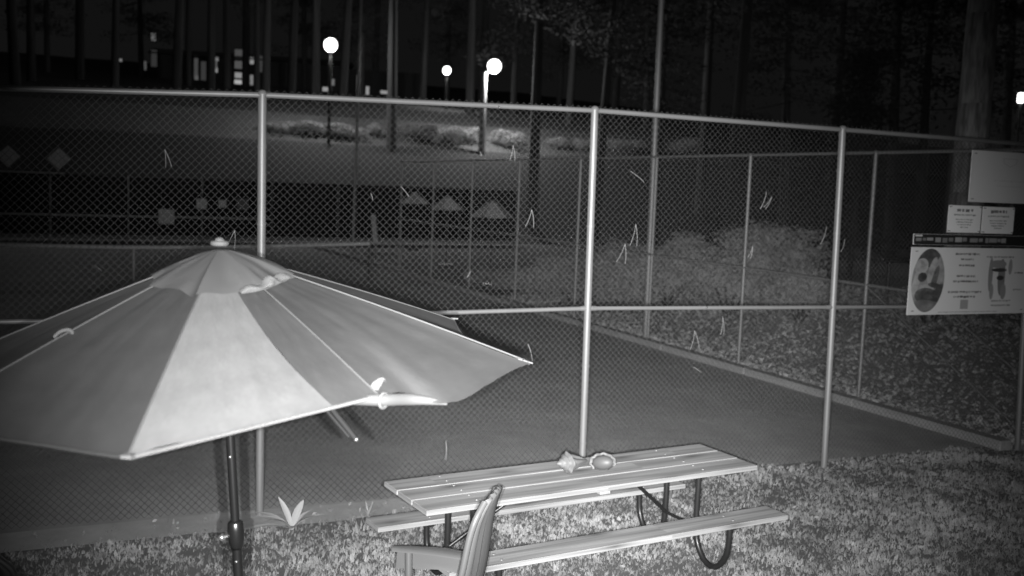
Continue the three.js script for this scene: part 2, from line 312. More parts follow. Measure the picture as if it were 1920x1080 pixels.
// ------------------------------------------------------------------ lodge with lit windows up the hill
{
  const c = deep(430, 168, 88), by = c.y - 0.6, g = thing('lodge_building', 'distant dark lodge with lit windows among the tree trunks', 'building', V(c.x, by, c.z), 0.25);
  part('wall', box(16, 3.6, 6, 0.05).translate(2, 1.5, -3), M.lodge, g);
  const roof = new THREE.Shape([new THREE.Vector2(-4, 0), new THREE.Vector2(0, 0.8), new THREE.Vector2(4, 0)]);
  const rg = new THREE.ExtrudeGeometry(roof, { depth: 17, bevelEnabled: false }); rg.rotateY(Math.PI / 2); rg.translate(-6.5, 3.2, -3); part('roof', rg, M.black, g);
  const win = (x, y, w, h, e) => {
    const f = part('window', box(w + 0.16, h + 0.16, 0.08).translate(x, y, 0.02), M.lodge, g);
    const gl = new THREE.MeshStandardMaterial({ color: grey(0.1), emissive: 0xffffff, emissiveIntensity: e * 0.7 });
    part('pane', box(w, h, 0.03).translate(x, y, 0.075), gl, f);
  };
  const U = 88 / F;
  for (const [px, py, w, h, e] of [[371, 134, 7, 38, 0.07], [384, 137, 9, 34, 0.05], [372, 150, 6, 8, 0.14], [405, 121, 6, 26, 0.12], [406, 113, 8, 9, 0.3], [405, 134, 8, 9, 0.35], [446, 100, 14, 12, 0.08], [446, 122, 14, 14, 0.1], [446, 141, 13, 10, 0.35], [446, 156, 14, 13, 0.55], [470, 113, 12, 12, 0.35], [469, 150, 7, 22, 0.25], [484, 118, 12, 30, 0.05], [282, 134, 6, 16, 0.1], [298, 120, 10, 30, 0.04], [240, 127, 7, 5, 0.25], [297, 82, 8, 14, 0.18],
    [594, 166, 9, 9, 0.8], [605, 160, 11, 14, 0.4], [619, 143, 5, 12, 0.2], [666, 150, 5, 46, 0.35], [684, 155, 6, 16, 0.4], [717, 156, 16, 6, 0.4]]) win((px - 430) * U, (168 - py) * U + 0.6, w * U, h * U, e);
  part('annexe_wall', box(8, 3.6, 5, 0.05).translate(12.6, 1.2, -2.6), M.lodge, g);
}

// ------------------------------------------------------------------ plants: bushes, ivy, trees, grass
function leafCloud(n, fn, size) {                                       // n small bent leaves, fn() -> {p, out}
  const p = [], idx = [], nor = new THREE.Vector3(), a = V(0, 0, 0), b = V(0, 0, 0);
  for (let i = 0; i < n; i++) {
    const { q, o } = fn(i), s = size * rr(0.6, 1.35);
    nor.copy(o).add(V(rr(-1, 1), rr(-0.7, 1), rr(-1, 1)).multiplyScalar(0.9)).normalize();
    a.set(rr(-1, 1), rr(-1, 1), rr(-1, 1)).cross(nor).normalize(); b.crossVectors(nor, a);
    const k = p.length / 3;
    const add = (u, v, w) => p.push(q.x + a.x * u * s + b.x * v * s + nor.x * w * s, q.y + a.y * u * s + b.y * v * s + nor.y * w * s, q.z + a.z * u * s + b.z * v * s + nor.z * w * s);
    add(0, -0.5, 0); add(0.28, 0, 0.07); add(0, 0.55, -0.08); add(-0.28, 0, 0.07);
    idx.push(k, k + 1, k + 2, k, k + 2, k + 3);
  }
  const g = new THREE.BufferGeometry(); g.setAttribute('position', new THREE.Float32BufferAttribute(p, 3)); g.setAttribute('uv', new THREE.Float32BufferAttribute(new Float32Array(p.length / 3 * 2), 2)); g.setIndex(idx); g.computeVertexNormals(); return g;
}
function bushGeo(rx, h, n, size) {
  const lobes = []; for (let i = 0; i < 11; i++) { const a = rnd() * 6.283, d = Math.sqrt(rnd()) * 0.68; lobes.push([Math.cos(a) * d * rx, h * rr(0.25, 0.78) * (1 - 0.35 * d), Math.sin(a) * d * rx, rx * rr(0.3, 0.52)]); }
  lobes.push([0, h * 0.3, 0, rx * 0.8]);
  return leafCloud(n, () => { const l = lobes[(rnd() * lobes.length) | 0], o = V(rr(-1, 1), rr(-1, 1), rr(-1, 1)).normalize(), r = l[3] * Math.pow(rnd(), 0.28); const q = V(l[0] + o.x * r, Math.max(0.03, l[1] + o.y * r * 0.85), l[2] + o.z * r); return { q, o }; }, size);
}
const bushG = [bushGeo(1.15, 1.9, 5200, 0.085), bushGeo(1.0, 1.6, 4600, 0.085), bushGeo(1.3, 1.7, 5600, 0.085)];
const bushStem = mergeGeometries([0, 1, 2, 3].map((i) => bar(V(0, -0.2, 0), V(Math.cos(i * 1.6) * 0.4, 0.9, Math.sin(i * 1.6) * 0.4), 0.03, 0.012, 6)));
function bush(pos, s, v, label, group, m = M.bushLeaf) { const g = thing('bush', label, 'bush', pos, rnd() * 6.28, group); g.scale.set(s[0], s[1], s[0]); part('stem', bushStem, M.bark, g); part('foliage', bushG[v], m, g); return g; }
const rowLabel = 'rounded leafy bush in the row behind the side fence', rowGroup = 'bushes behind the side fence';
for (const [k, off, sx, sy, v] of [[4.4, 3.1, 0.95, 0.62, 1], [6.6, 2.2, 1.0, 0.86, 1], [8.4, 1.9, 1.1, 0.98, 0], [10.3, 1.7, 1.1, 0.92, 2], [12.2, 1.6, 1.1, 0.85, 0], [14.2, 1.4, 1.05, 0.84, 2], [9.6, 3.6, 1.2, 0.95, 2], [11.4, 3.0, 1.2, 0.9, 1], [13.4, 2.4, 1.2, 0.95, 0], [15.4, 2.0, 1.1, 0.78, 1]]) bush(sideAt(k, off, bankY(off, k)), [sx, sy], v, rowLabel, rowGroup);
bush(sideAt(16.6, 1.2, bankY(1.2, 16.6)), [1.0, 0.58], 1, 'smallest low bush at the far end of the side fence row');
bush(sideAt(18.4, 1.1, bankY(1.1, 18.4)), [0.9, 0.42], 0, 'faint low bush below the three small parasols');
// clipped shrubs on the verge under the lamps
for (const [px, sx, sy, v, lab] of [[520, 1.2, 0.42, 1, ''], [575, 1.3, 0.46, 2, ''], [640, 1.35, 0.5, 0, ''], [708, 0.8, 0.62, 1, ''], [785, 1.15, 0.62, 0, ''], [868, 1.1, 0.66, 2, ''], [955, 1.2, 0.68, 0, ''], [1045, 0.95, 0.55, 1, ''], [1095, 0.8, 0.5, 0, ''], [1165, 1.15, 0.58, 2, ''], [1296, 1.2, 0.8, 0, '']]) {
  const d = ray(px, 262), k = d.x / -d.z, z = 54.8 / (0.908 - 0.418 * k), x = k * z;
  bush(V(x, hillY(x, z) - 0.1, -z), [sx, sy], v, 'low rounded shrub lit from above in the row under the globe lamps', 'shrubs on the verge under the lamps');
}
// ivy and leaf litter on the bank: one mass
{
  const leaf = leafCloud(1, () => ({ q: V(0, 0, 0), o: V(0, 1, 0) }), 0.062), n = 30000, im = new THREE.InstancedMesh(leaf, mat(1, 0.85), n), mt = new THREE.Matrix4(), e = new THREE.Euler(), qn = new THREE.Quaternion();
  for (let i = 0; i < n; i++) {
    const k = rr(-2.5, 16), off = 0.12 + 5.0 * Math.pow(rnd(), 1.3), p = sideAt(k, off), cl = fbm(p.x * 1.3, p.z * 1.3, 3);
    p.y = bankY(off, k) + rr(0.0, 0.16) * cl; e.set(rr(-0.6, 0.6), rnd() * 6.28, rr(-0.6, 0.6)); qn.setFromEuler(e);
    const s = rr(0.5, 1.5); mt.compose(p, qn, V(s, s, s)); im.setMatrixAt(i, mt); im.setColorAt(i, grey(Math.max(0.05, 0.30 + 0.28 * cl + rr(-0.08, 0.10))));
  }
  im.name = 'ivy_ground_cover'; tag(im, 'pale mottled ivy leaves covering the bank behind the side fence', 'ivy', null, 'stuff'); shade(im); scene.add(im);
}
// pines
function pineGeo(h, crownFrom, spread, clumps, per) {
  const trunk = bar(V(0, -0.6, 0), V(rr(-0.2, 0.2), h, rr(-0.2, 0.2)), h * 0.0155, h * 0.004, 10), limbs = [], list = [];
  for (let i = 0; i < clumps; i++) {
    const v = crownFrom + (1 - crownFrom) * Math.pow(rnd(), 0.85), y = v * h, len = spread * (1.08 - (v - crownFrom) / (1 - crownFrom)) * rr(0.45, 1.05), a = rnd() * 6.283;
    const tip = V(Math.cos(a) * len, y + rr(-0.6, 0.5), Math.sin(a) * len); limbs.push(bar(V(0, y + 0.1, 0), tip, 0.035, 0.012, 4));
    for (let j = 0; j < per; j++) list.push(tip.clone().lerp(V(0, y, 0), rnd() * 0.5).add(V(rr(-1, 1), rr(-0.5, 0.5), rr(-1, 1)).multiplyScalar(0.75)));
  }
  const crown = leafCloud(list.length, (i) => ({ q: list[i], o: V(0, 1, 0) }), 0.21);
  return { trunk, limb: mergeGeometries(limbs), crown };
}
const pines = [pineGeo(17, 0.36, 3.6, 70, 76), pineGeo(20, 0.42, 3.2, 64, 80), pineGeo(15, 0.22, 3.4, 76, 74), pineGeo(9, 0.08, 2.4, 70, 70)];
const trunkMat = { dull: M.bark };
function pine(pos, s, v, label, group, wide = 1) {
  const g = thing('pine_tree', label, 'tree', pos, rnd() * 6.28, group); g.scale.setScalar(s);
  const t = part('trunk', pines[v].trunk, M.bark, g); t.scale.set(wide, 1, wide); part('limbs', pines[v].limb, M.bark, g).userData.kind = 'stuff'; g.rotation.order = 'YXZ'; g.rotation.x = rr(-0.035, 0.035); g.rotation.z = rr(-0.03, 0.03); part('crown', pines[v].crown, M.needle, g); return g;
}
const hl = 'tall dark pine with a bare lower trunk on the hillside', hg = 'pines on the hillside';
for (const [px, z, s, v] of [[60, 62, 1.05, 0], [150, 70, 1.1, 1], [215, 58, 0.95, 0], [330, 66, 1.1, 1], [352, 76, 1.0, 0], [425, 78, 1.1, 1], [497, 64, 1.05, 0], [545, 74, 1.1, 1], [640, 70, 1.05, 1], [735, 55, 1.0, 1], [790, 80, 1.1, 0], [1003, 54.5, 1.1, 1], [1065, 68, 1.0, 0], [1122, 55, 1.0, 1], [1235, 56, 1.05, 0], [1150, 80, 1.2, 0], [900, 88, 1.2, 1], [700, 92, 1.2, 0], [1320, 60, 1.1, 1], [90, 78, 1.0, 2], [265, 80, 1.0, 2], [395, 70, 1.0, 1], [460, 82, 1.1, 1], [480, 72, 0.9, 0], [570, 84, 1.1, 2], [590, 66, 1.0, 1], [675, 80, 1.0, 2], [835, 86, 1.1, 2], [960, 76, 1.1, 2], [1045, 84, 1.1, 2], [1210, 72, 1.1, 2], [30, 56, 1.0, 1], [880, 70, 1.1, 1]]) {
  const c = deep(px, 260, z); pine(V(c.x, hillY(c.x, z) - 0.1, c.z), s, v, hl, hg);
}
for (const [px, z, s, v] of [[1375, 40, 1.0, 1], [1480, 46, 1.05, 0], [1560, 52, 1.1, 1], [1735, 36, 0.85, 0], [1680, 56, 1.1, 1], [1790, 48, 1.0, 1], [1890, 52, 1.1, 0]]) {
  const c = deep(px, 300, z); pine(V(c.x, 0, c.z), s, v, 'dim slender pine in the dark wood beyond the bushes', 'pines in the wood beyond the bushes');
}
{ const c = deep(1410, 250, 34); pine(V(c.x, 0, c.z), 0.62, 3, 'small cone shaped young conifer behind the leafy bushes'); }
{ const c = deep(1610, 250, 38); pine(V(c.x, 0, c.z), 0.95, 3, 'broad dark conifer with branches down to the ground'); }
{ // the big trunk by the signs
  const b = deep(1806, 420, 19), t = deep(1846, -40, 19), g = thing('pine_tree', 'thick pale grey tree trunk rising behind the signs on the fence', 'tree', V(b.x, 0, b.z));
  const lean = (t.x - b.x) / (t.y - b.y), H = 13, pts = []; for (let i = 0; i <= 12; i++) pts.push([i / 12 * H]);
  const rows = []; for (let i = 0; i <= 40; i++) { const r = [], y = i / 40 * H, rad = 0.33 - 0.011 * y + 0.16 * Math.exp(-y * 2.2); for (let j = 0; j <= 28; j++) { const a = j / 28 * 6.2832, k = rad * (1 + 0.05 * vnoise(j * 0.9, i * 0.6) + 0.03 * Math.sin(a * 3)); r.push(V(Math.cos(a) * k + y * lean - 0.0, y - 0.1, Math.sin(a) * k)); } rows.push(r); }
  const tg = sheet(rows, (q, v, u) => [u * 2, v * 8]); part('trunk', tg, mat(0.55, 1, { map: barkT }), g);
  const cr = pines[1]; const lm = part('limbs', cr.limb, M.bark, g); lm.userData.kind = 'stuff'; lm.position.y = -1; lm.position.x = H * lean * 0.7; const c2 = part('crown', cr.crown, M.needle, g); c2.position.y = -1; c2.position.x = H * lean * 0.7;
}
// lawn
{
  const blades = []; 
  const tuft = () => { const gs = []; for (let i = 0; i < 7; i++) { const a = rnd() * 6.283, l = rr(0.018, 0.040), w = rr(0.003, 0.0055), bend = rr(0.2, 0.9) * l, ox = rr(-0.03, 0.03), oz = rr(-0.03, 0.03), ca = Math.cos(a), sa = Math.sin(a);
    const g = new THREE.BufferGeometry(); const P = []; const ad = (f, y, s) => P.push(ox + ca * f - sa * s, y, oz + sa * f + ca * s);
    ad(0, 0, -w); ad(0, 0, w); ad(bend * 0.35, l * 0.6, w * 0.8); ad(bend * 0.35, l * 0.6, -w * 0.8); ad(bend, l * 0.95, 0);
    g.setAttribute('position', new THREE.Float32BufferAttribute(P, 3)); g.setAttribute('uv', new THREE.Float32BufferAttribute(new Float32Array(10), 2)); g.setIndex([0, 1, 2, 0, 2, 3, 3, 2, 4]); g.computeVertexNormals(); gs.push(g); } return mergeGeometries(gs); };
  const n = 56000, im = new THREE.InstancedMesh(tuft(), mat(1, 0.75), n), mt = new THREE.Matrix4(), e = new THREE.Euler(), qn = new THREE.Quaternion(); let c = 0;
  const nN = V(-Math.sin(0.4037), 0, -Math.cos(0.4037));
  while (c < n) {
    const s = rr(-1.5, 18), back = 4.9 * Math.pow(rnd(), 0.9), p = fenceLine(s).addScaledVector(nN, -back);
    const inStrip = back < 0.50 * Math.min(1, Math.max(0.02, (10.4 - s) / 3.5)) + 0.10 * (fbm(s * 2.2, 9, 3) - 0.5);
    if (inStrip && rnd() > 0.035) continue; if (back < 0.02) continue;
    if (p.z > -4.2) continue;
    const cl = fbm(p.x * 2.6, p.z * 2.6, 3), c2 = fbm(p.x * 9 + 40, p.z * 9, 2), sc = rr(0.55, 1.2) * (0.55 + cl);
    p.y = -0.014; e.set(rr(-0.25, 0.25), rnd() * 6.28, rr(-0.25, 0.25)); qn.setFromEuler(e); mt.compose(p, qn, V(sc * 1.1, sc, sc * 1.1)); im.setMatrixAt(c, mt); im.setColorAt(c, grey(Math.max(0.03, 0.24 + 0.30 * (cl - 0.4375) + 0.28 * (c2 - 0.375) + rr(-0.05, 0.05)))); c++;
  }
  im.name = 'lawn_grass'; tag(im, 'short mottled lawn grass in front of the fence', 'grass', null, 'stuff'); shade(im); scene.add(im);
}
// fallen leaves in the lawn
{
  const leaf = leafCloud(1, () => ({ q: V(0, 0, 0), o: V(0, 1, 0) }), 0.05), n = 420, im = new THREE.InstancedMesh(leaf, mat(0.3, 0.8), n), mt = new THREE.Matrix4(), e = new THREE.Euler(), qn = new THREE.Quaternion();
  const nN = V(-Math.sin(0.4037), 0, -Math.cos(0.4037));
  for (let i = 0; i < n; i++) { const p = fenceLine(rr(-1, 12)).addScaledVector(nN, -rr(0.1, 4)); p.y = rr(0.01, 0.035); e.set(rr(-0.6, 0.6), rnd() * 6.28, rr(-0.6, 0.6)); qn.setFromEuler(e); const s = rr(0.5, 1.1); mt.compose(p, qn, V(s, s, s)); im.setMatrixAt(i, mt); }
  im.name = 'fallen_leaves'; tag(im, 'small pale fallen leaves scattered through the lawn', 'leaves', null, 'stuff'); shade(im); scene.add(im);
}
// broad leaved plants at the foot of the fence
function uprightLeaf(tilt, len, w, toward) { const rows = []; for (let i = 0; i <= 10; i++) { const t = i / 10, tl = tilt * (0.6 + 0.6 * t), ww = w * Math.pow(Math.sin(Math.PI * Math.min(0.985, 0.1 + 0.89 * Math.pow(t, 1.25))), 0.8), r = []; for (let j = -2; j <= 2; j++) r.push(V(Math.sin(tl) * len * t + Math.cos(tl) * j / 2 * ww, Math.cos(tl) * len * t - Math.sin(tl) * j / 2 * ww, toward * t * len - Math.abs(j) * ww * 0.18)); rows.push(r); } return sheet(rows); }
function strapLeaf(az, len, w, lift, curl) {
  const rows = []; for (let i = 0; i <= 8; i++) { const t = i / 8, f = len * t * Math.cos(lift) + curl * t * t * len * 0.3, y = len * t * Math.sin(lift) - curl * t * t * len * 0.55, ww = w * Math.sin(Math.PI * Math.min(0.97, 0.12 + 0.86 * t)) , r = []; for (let j = -1; j <= 1; j++) r.push(V(Math.cos(az) * f - Math.sin(az) * j * ww, Math.max(0.008, y + Math.abs(j) * ww * 0.35), Math.sin(az) * f + Math.cos(az) * j * ww)); rows.push(r); }
  return sheet(rows);
}
{
  const a = thing('strap_leaf_plant', 'broad leaved plant with two upright pale leaves at the fence foot', 'plant', ground(547, 993));
  for (const [az, len, w, l, c] of [[3.0, 0.36, 0.026, 0.85, 0.8], [3.5, 0.46, 0.024, 0.7, 0.9], [2.5, 0.44, 0.024, 0.55, 0.7], [2.1, 0.34, 0.024, 0.9, 0.6], [0.3, 0.36, 0.026, 0.95, 0.7], [-0.5, 0.36, 0.024, 0.75, 0.8], [-0.9, 0.3, 0.022, 0.9, 0.7], [1.2, 0.25, 0.02, 0.8, 0.8], [-1.3, 0.22, 0.02, 0.5, 0.8], [4.2, 0.28, 0.018, 0.4, 0.6]]) part('leaf', strapLeaf(az, len, w, l, c), M.leaf, a);
  part('leaf', uprightLeaf(-0.30, 0.31, 0.026, 0.12), M.leaf, a); part('leaf', uprightLeaf(0.30, 0.29, 0.032, 0.1), M.leaf, a);
  const b = thing('strap_leaf_plant', 'small spiky grass tuft at the fence foot beside the table end', 'plant', ground(690, 968));
  for (let i = 0; i < 12; i++) part('leaf', strapLeaf(i * 0.55, rr(0.12, 0.22), 0.008, rr(0.7, 1.4), rr(0.2, 0.7)), M.leaf, b);
}

// ------------------------------------------------------------------ small parasols far off
{
  let proto = null;
  for (const [px, py, lab] of [[923, 406, 'nearest pale small parasol in the row of three beyond the bushes'], [839, 392, 'middle pale small parasol in the row of three beyond the bushes'], [777, 381, 'last pale small parasol in the row of three, beside the tennis net end']]) {
    const c = ground(px, py, 2.05); c.y = 0;
    if (proto) { copyOf(proto, 'small_parasol', c, 0.3, lab); continue; }
    const g = proto = thing('small_parasol', lab, 'parasol', c, 0.2); const R = 0.66, hh = 0.5;
    for (let i = 0; i < 6; i++) { const a0 = i * Math.PI / 3, a1 = a0 + Math.PI / 3, rows = []; for (let j = 0; j <= 4; j++) { const t = 0.2 + 0.8 * j / 4, r = []; for (let k = 0; k <= 4; k++) { const u = k / 4, A = V(Math.cos(a0), 0, Math.sin(a0)).lerp(V(Math.cos(a1), 0, Math.sin(a1)), u).multiplyScalar(R * t); A.y = 2.05 + hh * (1 - t) - 0.03 * 4 * u * (1 - u) * t; r.push(A); } rows.push(r); } part('canopy_panel', sheet(rows), M.parasol, g); }
    part('vent_cap', new THREE.ConeGeometry(0.2, 0.09, 12, 1, true).translate(0, 2.05 + hh * 0.8 + 0.045, 0), M.parasol, g);
    part('pole', bar(V(0, 0, 0), V(0, 2.5, 0), 0.025, 0.025, 10), M.black, g);
    part('base', new THREE.CylinderGeometry(0.24, 0.27, 0.07, 20).translate(0, 0.035, 0), M.black, g);
  }
}
// plates on the far fence
for (const [px, py, w, turn, lab] of [[15, 293, 0.62, Math.PI / 4, 'outer diamond shaped plate high on the far fence'], [110, 298, 0.62, Math.PI / 4, 'inner diamond shaped plate high on the far fence'], [312, 406, 0.64, 0, 'largest square plate low on the far windscreen'], [378, 382, 0.44, 0, 'second square plate on the far windscreen beside the largest'], [417, 382, 0.34, 0, 'small square plate on the far windscreen'], [455, 383, 0.5, 0, 'faintest square plate on the far windscreen by the steel post']]) {
  const d = ray(px, py), n = N.clone().negate(), p0 = farAt(0, 0, -0.08), t = p0.dot(n) / d.dot(n), c = V(d.x * t, EYE + d.y * t, d.z * t);
  const g = box(w, w, 0.02, 0.008); g.rotateZ(turn); g.rotateY(0.4316); single('fence_plate', g, px === 455 ? M.plateDark : M.plate, lab, 'plate', c);
}

// ------------------------------------------------------------------ signs on the fence
function print(w, h, bg, draw) {
  const c = document.createElement('canvas'); c.width = w; c.height = h; const x = c.getContext('2d'); x.fillStyle = bg; x.fillRect(0, 0, w, h); draw(x, w, h);
  const t = new THREE.CanvasTexture(c); t.colorSpace = THREE.SRGBColorSpace; t.magFilter = THREE.LinearFilter; return new THREE.MeshStandardMaterial({ map: t, roughness: 0.65 });
}
const scribble = (x, cx, y, w, h, tone) => { x.fillStyle = tone; let p = cx - w / 2; while (p < cx + w / 2) { const l = rr(h * 0.4, h * 1.6); x.globalAlpha = rr(0.55, 1); x.fillRect(p, y + rr(-0.1, 0.1) * h, Math.min(l, cx + w / 2 - p), h * rr(0.7, 1.1)); p += l + rr(0.05, 0.5) * h; } x.globalAlpha = 1; };
function fenceSign(name, label, px0, py0, px1, py1, m, cornerR = 0.02) {
  const a = onFence(px0, py0, 0.06), b = onFence(px1, py1, 0.06), e = a.e, w = b.q.clone().sub(a.q).dot(e), h = a.q.y - b.q.y, c = a.q.clone().add(b.q).multiplyScalar(0.5), turn = Math.atan2(-e.z, e.x);
  const g = thing(name, label, 'sign', c, turn);
  part('backing', box(w, h, 0.012, 0.004), M.sign, g);
  const sh = new THREE.Shape(), x = w / 2 - 0.003, y = h / 2 - 0.003, r = cornerR; sh.moveTo(-x + r, -y); sh.lineTo(x - r, -y); sh.quadraticCurveTo(x, -y, x, -y + r); sh.lineTo(x, y - r); sh.quadraticCurveTo(x, y, x - r, y); sh.lineTo(-x + r, y); sh.quadraticCurveTo(-x, y, -x, y - r); sh.lineTo(-x, -y + r); sh.quadraticCurveTo(-x, -y, -x + r, -y);
  const pg = new THREE.ShapeGeometry(sh, 4), uv = pg.attributes.uv, ps = pg.attributes.position; for (let i = 0; i < uv.count; i++) uv.setXY(i, ps.getX(i) / w + 0.5, ps.getY(i) / h + 0.5);
  part('printed_face', pg.translate(0, 0, 0.009), m, g);
  for (const sx of [-1, 1]) for (const sy of [-1, 1]) part('cable_tie', box(0.03, 0.008, 0.08, 0.003).translate(sx * w * 0.46, sy * h * 0.44, -0.02), M.black, g);
  return g;
}
fenceSign('info_sign', 'wide white sign with an oval picture, printed lines and a figure drawing', 1709, 463, 1921, 587, print(840, 500, '#d6d6d6', (x) => {
  x.save(); x.beginPath(); x.ellipse(125, 245, 110, 235, 0.04, 0, 6.3); x.clip(); x.fillStyle = '#8f8f8f'; x.fillRect(0, 0, 260, 500);
  for (const [cx, cy, rx, ry, c] of [[115, 70, 90, 75, '#3a3a3a'], [75, 140, 45, 60, '#b5b5b5'], [150, 170, 25, 100, '#b0b0b0'], [205, 160, 40, 130, '#9c9c9c'], [45, 260, 22, 150, '#b4b4b4'], [85, 220, 30, 35, '#333'], [165, 260, 20, 130, '#555'], [120, 300, 50, 25, '#a0a0a0'], [120, 360, 80, 60, '#404040'], [210, 340, 40, 70, '#3c3c3c'], [130, 440, 100, 50, '#6a6a6a'], [170, 280, 45, 18, '#333']]) { x.fillStyle = c; x.beginPath(); x.ellipse(cx, cy, rx, ry, 0.2, 0, 6.3); x.fill(); }
  for (let i = 0; i < 420; i++) { x.globalAlpha = 0.07; const t = (30 + rnd() * 190) | 0; x.fillStyle = `rgb(${t},${t},${t})`; x.beginPath(); x.ellipse(20 + rnd() * 220, 10 + rnd() * 480, 6 + rnd() * 26, 6 + rnd() * 34, rnd() * 3, 0, 6.3); x.fill(); } x.globalAlpha = 1;
  x.restore();
  for (const [y, w] of [[40, 170], [80, 90], [125, 110], [205, 130], [245, 175], [325, 235], [360, 150]]) scribble(x, 385, y, w, 15, '#5a5a5a');
  x.fillStyle = '#9a9a9a'; x.fillRect(360, 390, 55, 70);
  scribble(x, 620, 60, 200, 13, '#777');
  for (const [cx, cy, rx, ry, c] of [[560, 200, 16, 130, '#8a8a8a'], [640, 220, 26, 140, '#7d7d7d'], [610, 120, 60, 30, '#8c8c8c'], [700, 140, 14, 60, '#999'], [620, 165, 55, 14, '#3d3d3d'], [632, 225, 26, 18, '#383838'], [660, 330, 20, 60, '#8e8e8e'], [575, 330, 14, 60, '#929292']]) { x.fillStyle = c; x.beginPath(); x.ellipse(cx, cy, rx, ry, 0, 0, 6.3); x.fill(); }
  scribble(x, 765, 180, 60, 11, '#555'); scribble(x, 765, 310, 60, 11, '#666'); scribble(x, 650, 395, 140, 12, '#777'); scribble(x, 650, 430, 140, 12, '#777'); scribble(x, 420, 478, 420, 8, '#999');
}), 0.05);
fenceSign('header_sign', 'black header board with blurred pale lettering above the oval picture sign', 1713, 438, 1921, 462, print(840, 100, '#222', (x) => { scribble(x, 80, 36, 130, 30, '#a8a8a8'); x.fillStyle = '#c8c8c8'; x.fillRect(10, 8, 50, 16); for (const [cx, w] of [[220, 130], [345, 90], [480, 140], [620, 130]]) scribble(x, cx, 28, w, 42, '#b0b0b0'); }));
const notice = () => print(256, 256, '#f0f0f0', (x) => { scribble(x, 128, 34, 130, 26, '#565656'); scribble(x, 128, 84, 170, 13, '#777'); for (const [y, w] of [[128, 140], [152, 130], [176, 110], [200, 60]]) scribble(x, 128, y, w, 11, '#868686'); });
fenceSign('notice', 'small white printed notice to the side of its twin, over the header lettering start', 1779, 384, 1836, 437, notice());
fenceSign('notice', 'small white printed notice under the large plain sign', 1843, 387, 1898, 439, notice());
fenceSign('plain_sign', 'large plain grey sign with a faint crest above two small notices', 1823, 281, 1962, 384, print(512, 380, '#d8d8d8', (x) => { x.strokeStyle = '#c2c2c2'; x.lineWidth = 6; x.beginPath(); x.moveTo(200, 50); x.lineTo(290, 50); x.lineTo(285, 85); x.lineTo(245, 110); x.lineTo(205, 85); x.closePath(); x.stroke(); scribble(x, 250, 210, 200, 12, '#cacaca'); scribble(x, 250, 250, 160, 12, '#cacaca'); }));

// ------------------------------------------------------------------ pine needles caught in the fence wire
const needleSpots = [[309, 280, 34, 0.05, 0.32], [962, 272, 30, -0.2, 0.35], [1182, 321, 36, 1.0, null], [752, 350, 24, 0.7, null], [997, 393, 34, -0.35, 0.5], [440, 432, 36, -0.5, 0.5], [178, 498, 16, 0.9, null], [1192, 420, 42, 0.1, -0.35], [1172, 457, 38, -0.45, 0.5], [1302, 620, 36, -0.2, 0.55], [1355, 594, 34, 0.12, -0.2], [1300, 688, 20, 1.0, null], [836, 826, 38, 0.05, -0.08], [990, 645, 34, 0.3, null], [1437, 360, 34, -0.35, null], [1447, 369, 26, -0.5, -0.2], [1411, 461, 24, -0.4, 0.25], [1550, 425, 36, -0.35, null], [1584, 448, 26, -0.3, null], [900, 285, 8, 0.4, null], [695, 362, 14, 0.3, null], [882, 508, 14, -0.5, null]];
for (const [px, py, len, a, b] of needleSpots) {
  const f = onFence(px, py, 0.055), sc = -f.q.z / F, L = len * sc, g = thing('pine_needle', b === null ? 'single dry pine needle caught in the chain link wire' : 'forked pair of dry pine needles hanging in the chain link wire', 'pine needle', f.q, 0, b === null ? 'single needles in the fence' : 'needle pairs in the fence');
  const one = (an) => { const pts = []; for (let i = 0; i <= 5; i++) { const t = i / 5; pts.push(V(0, 0, 0).addScaledVector(f.e, Math.sin(an) * L * t + 0.09 * L * t * (1 - t)).add(V(0, -Math.cos(an) * L * t, 0)).addScaledVector(f.n, 0.012 * Math.sin(t * 3))); } return tube(pts, rr(0.0024, 0.0036), 10, 5); };
  part('needle', one(a), M.needleLit, g); if (b !== null) part('needle', one(a + b), M.needleLit, g);
}

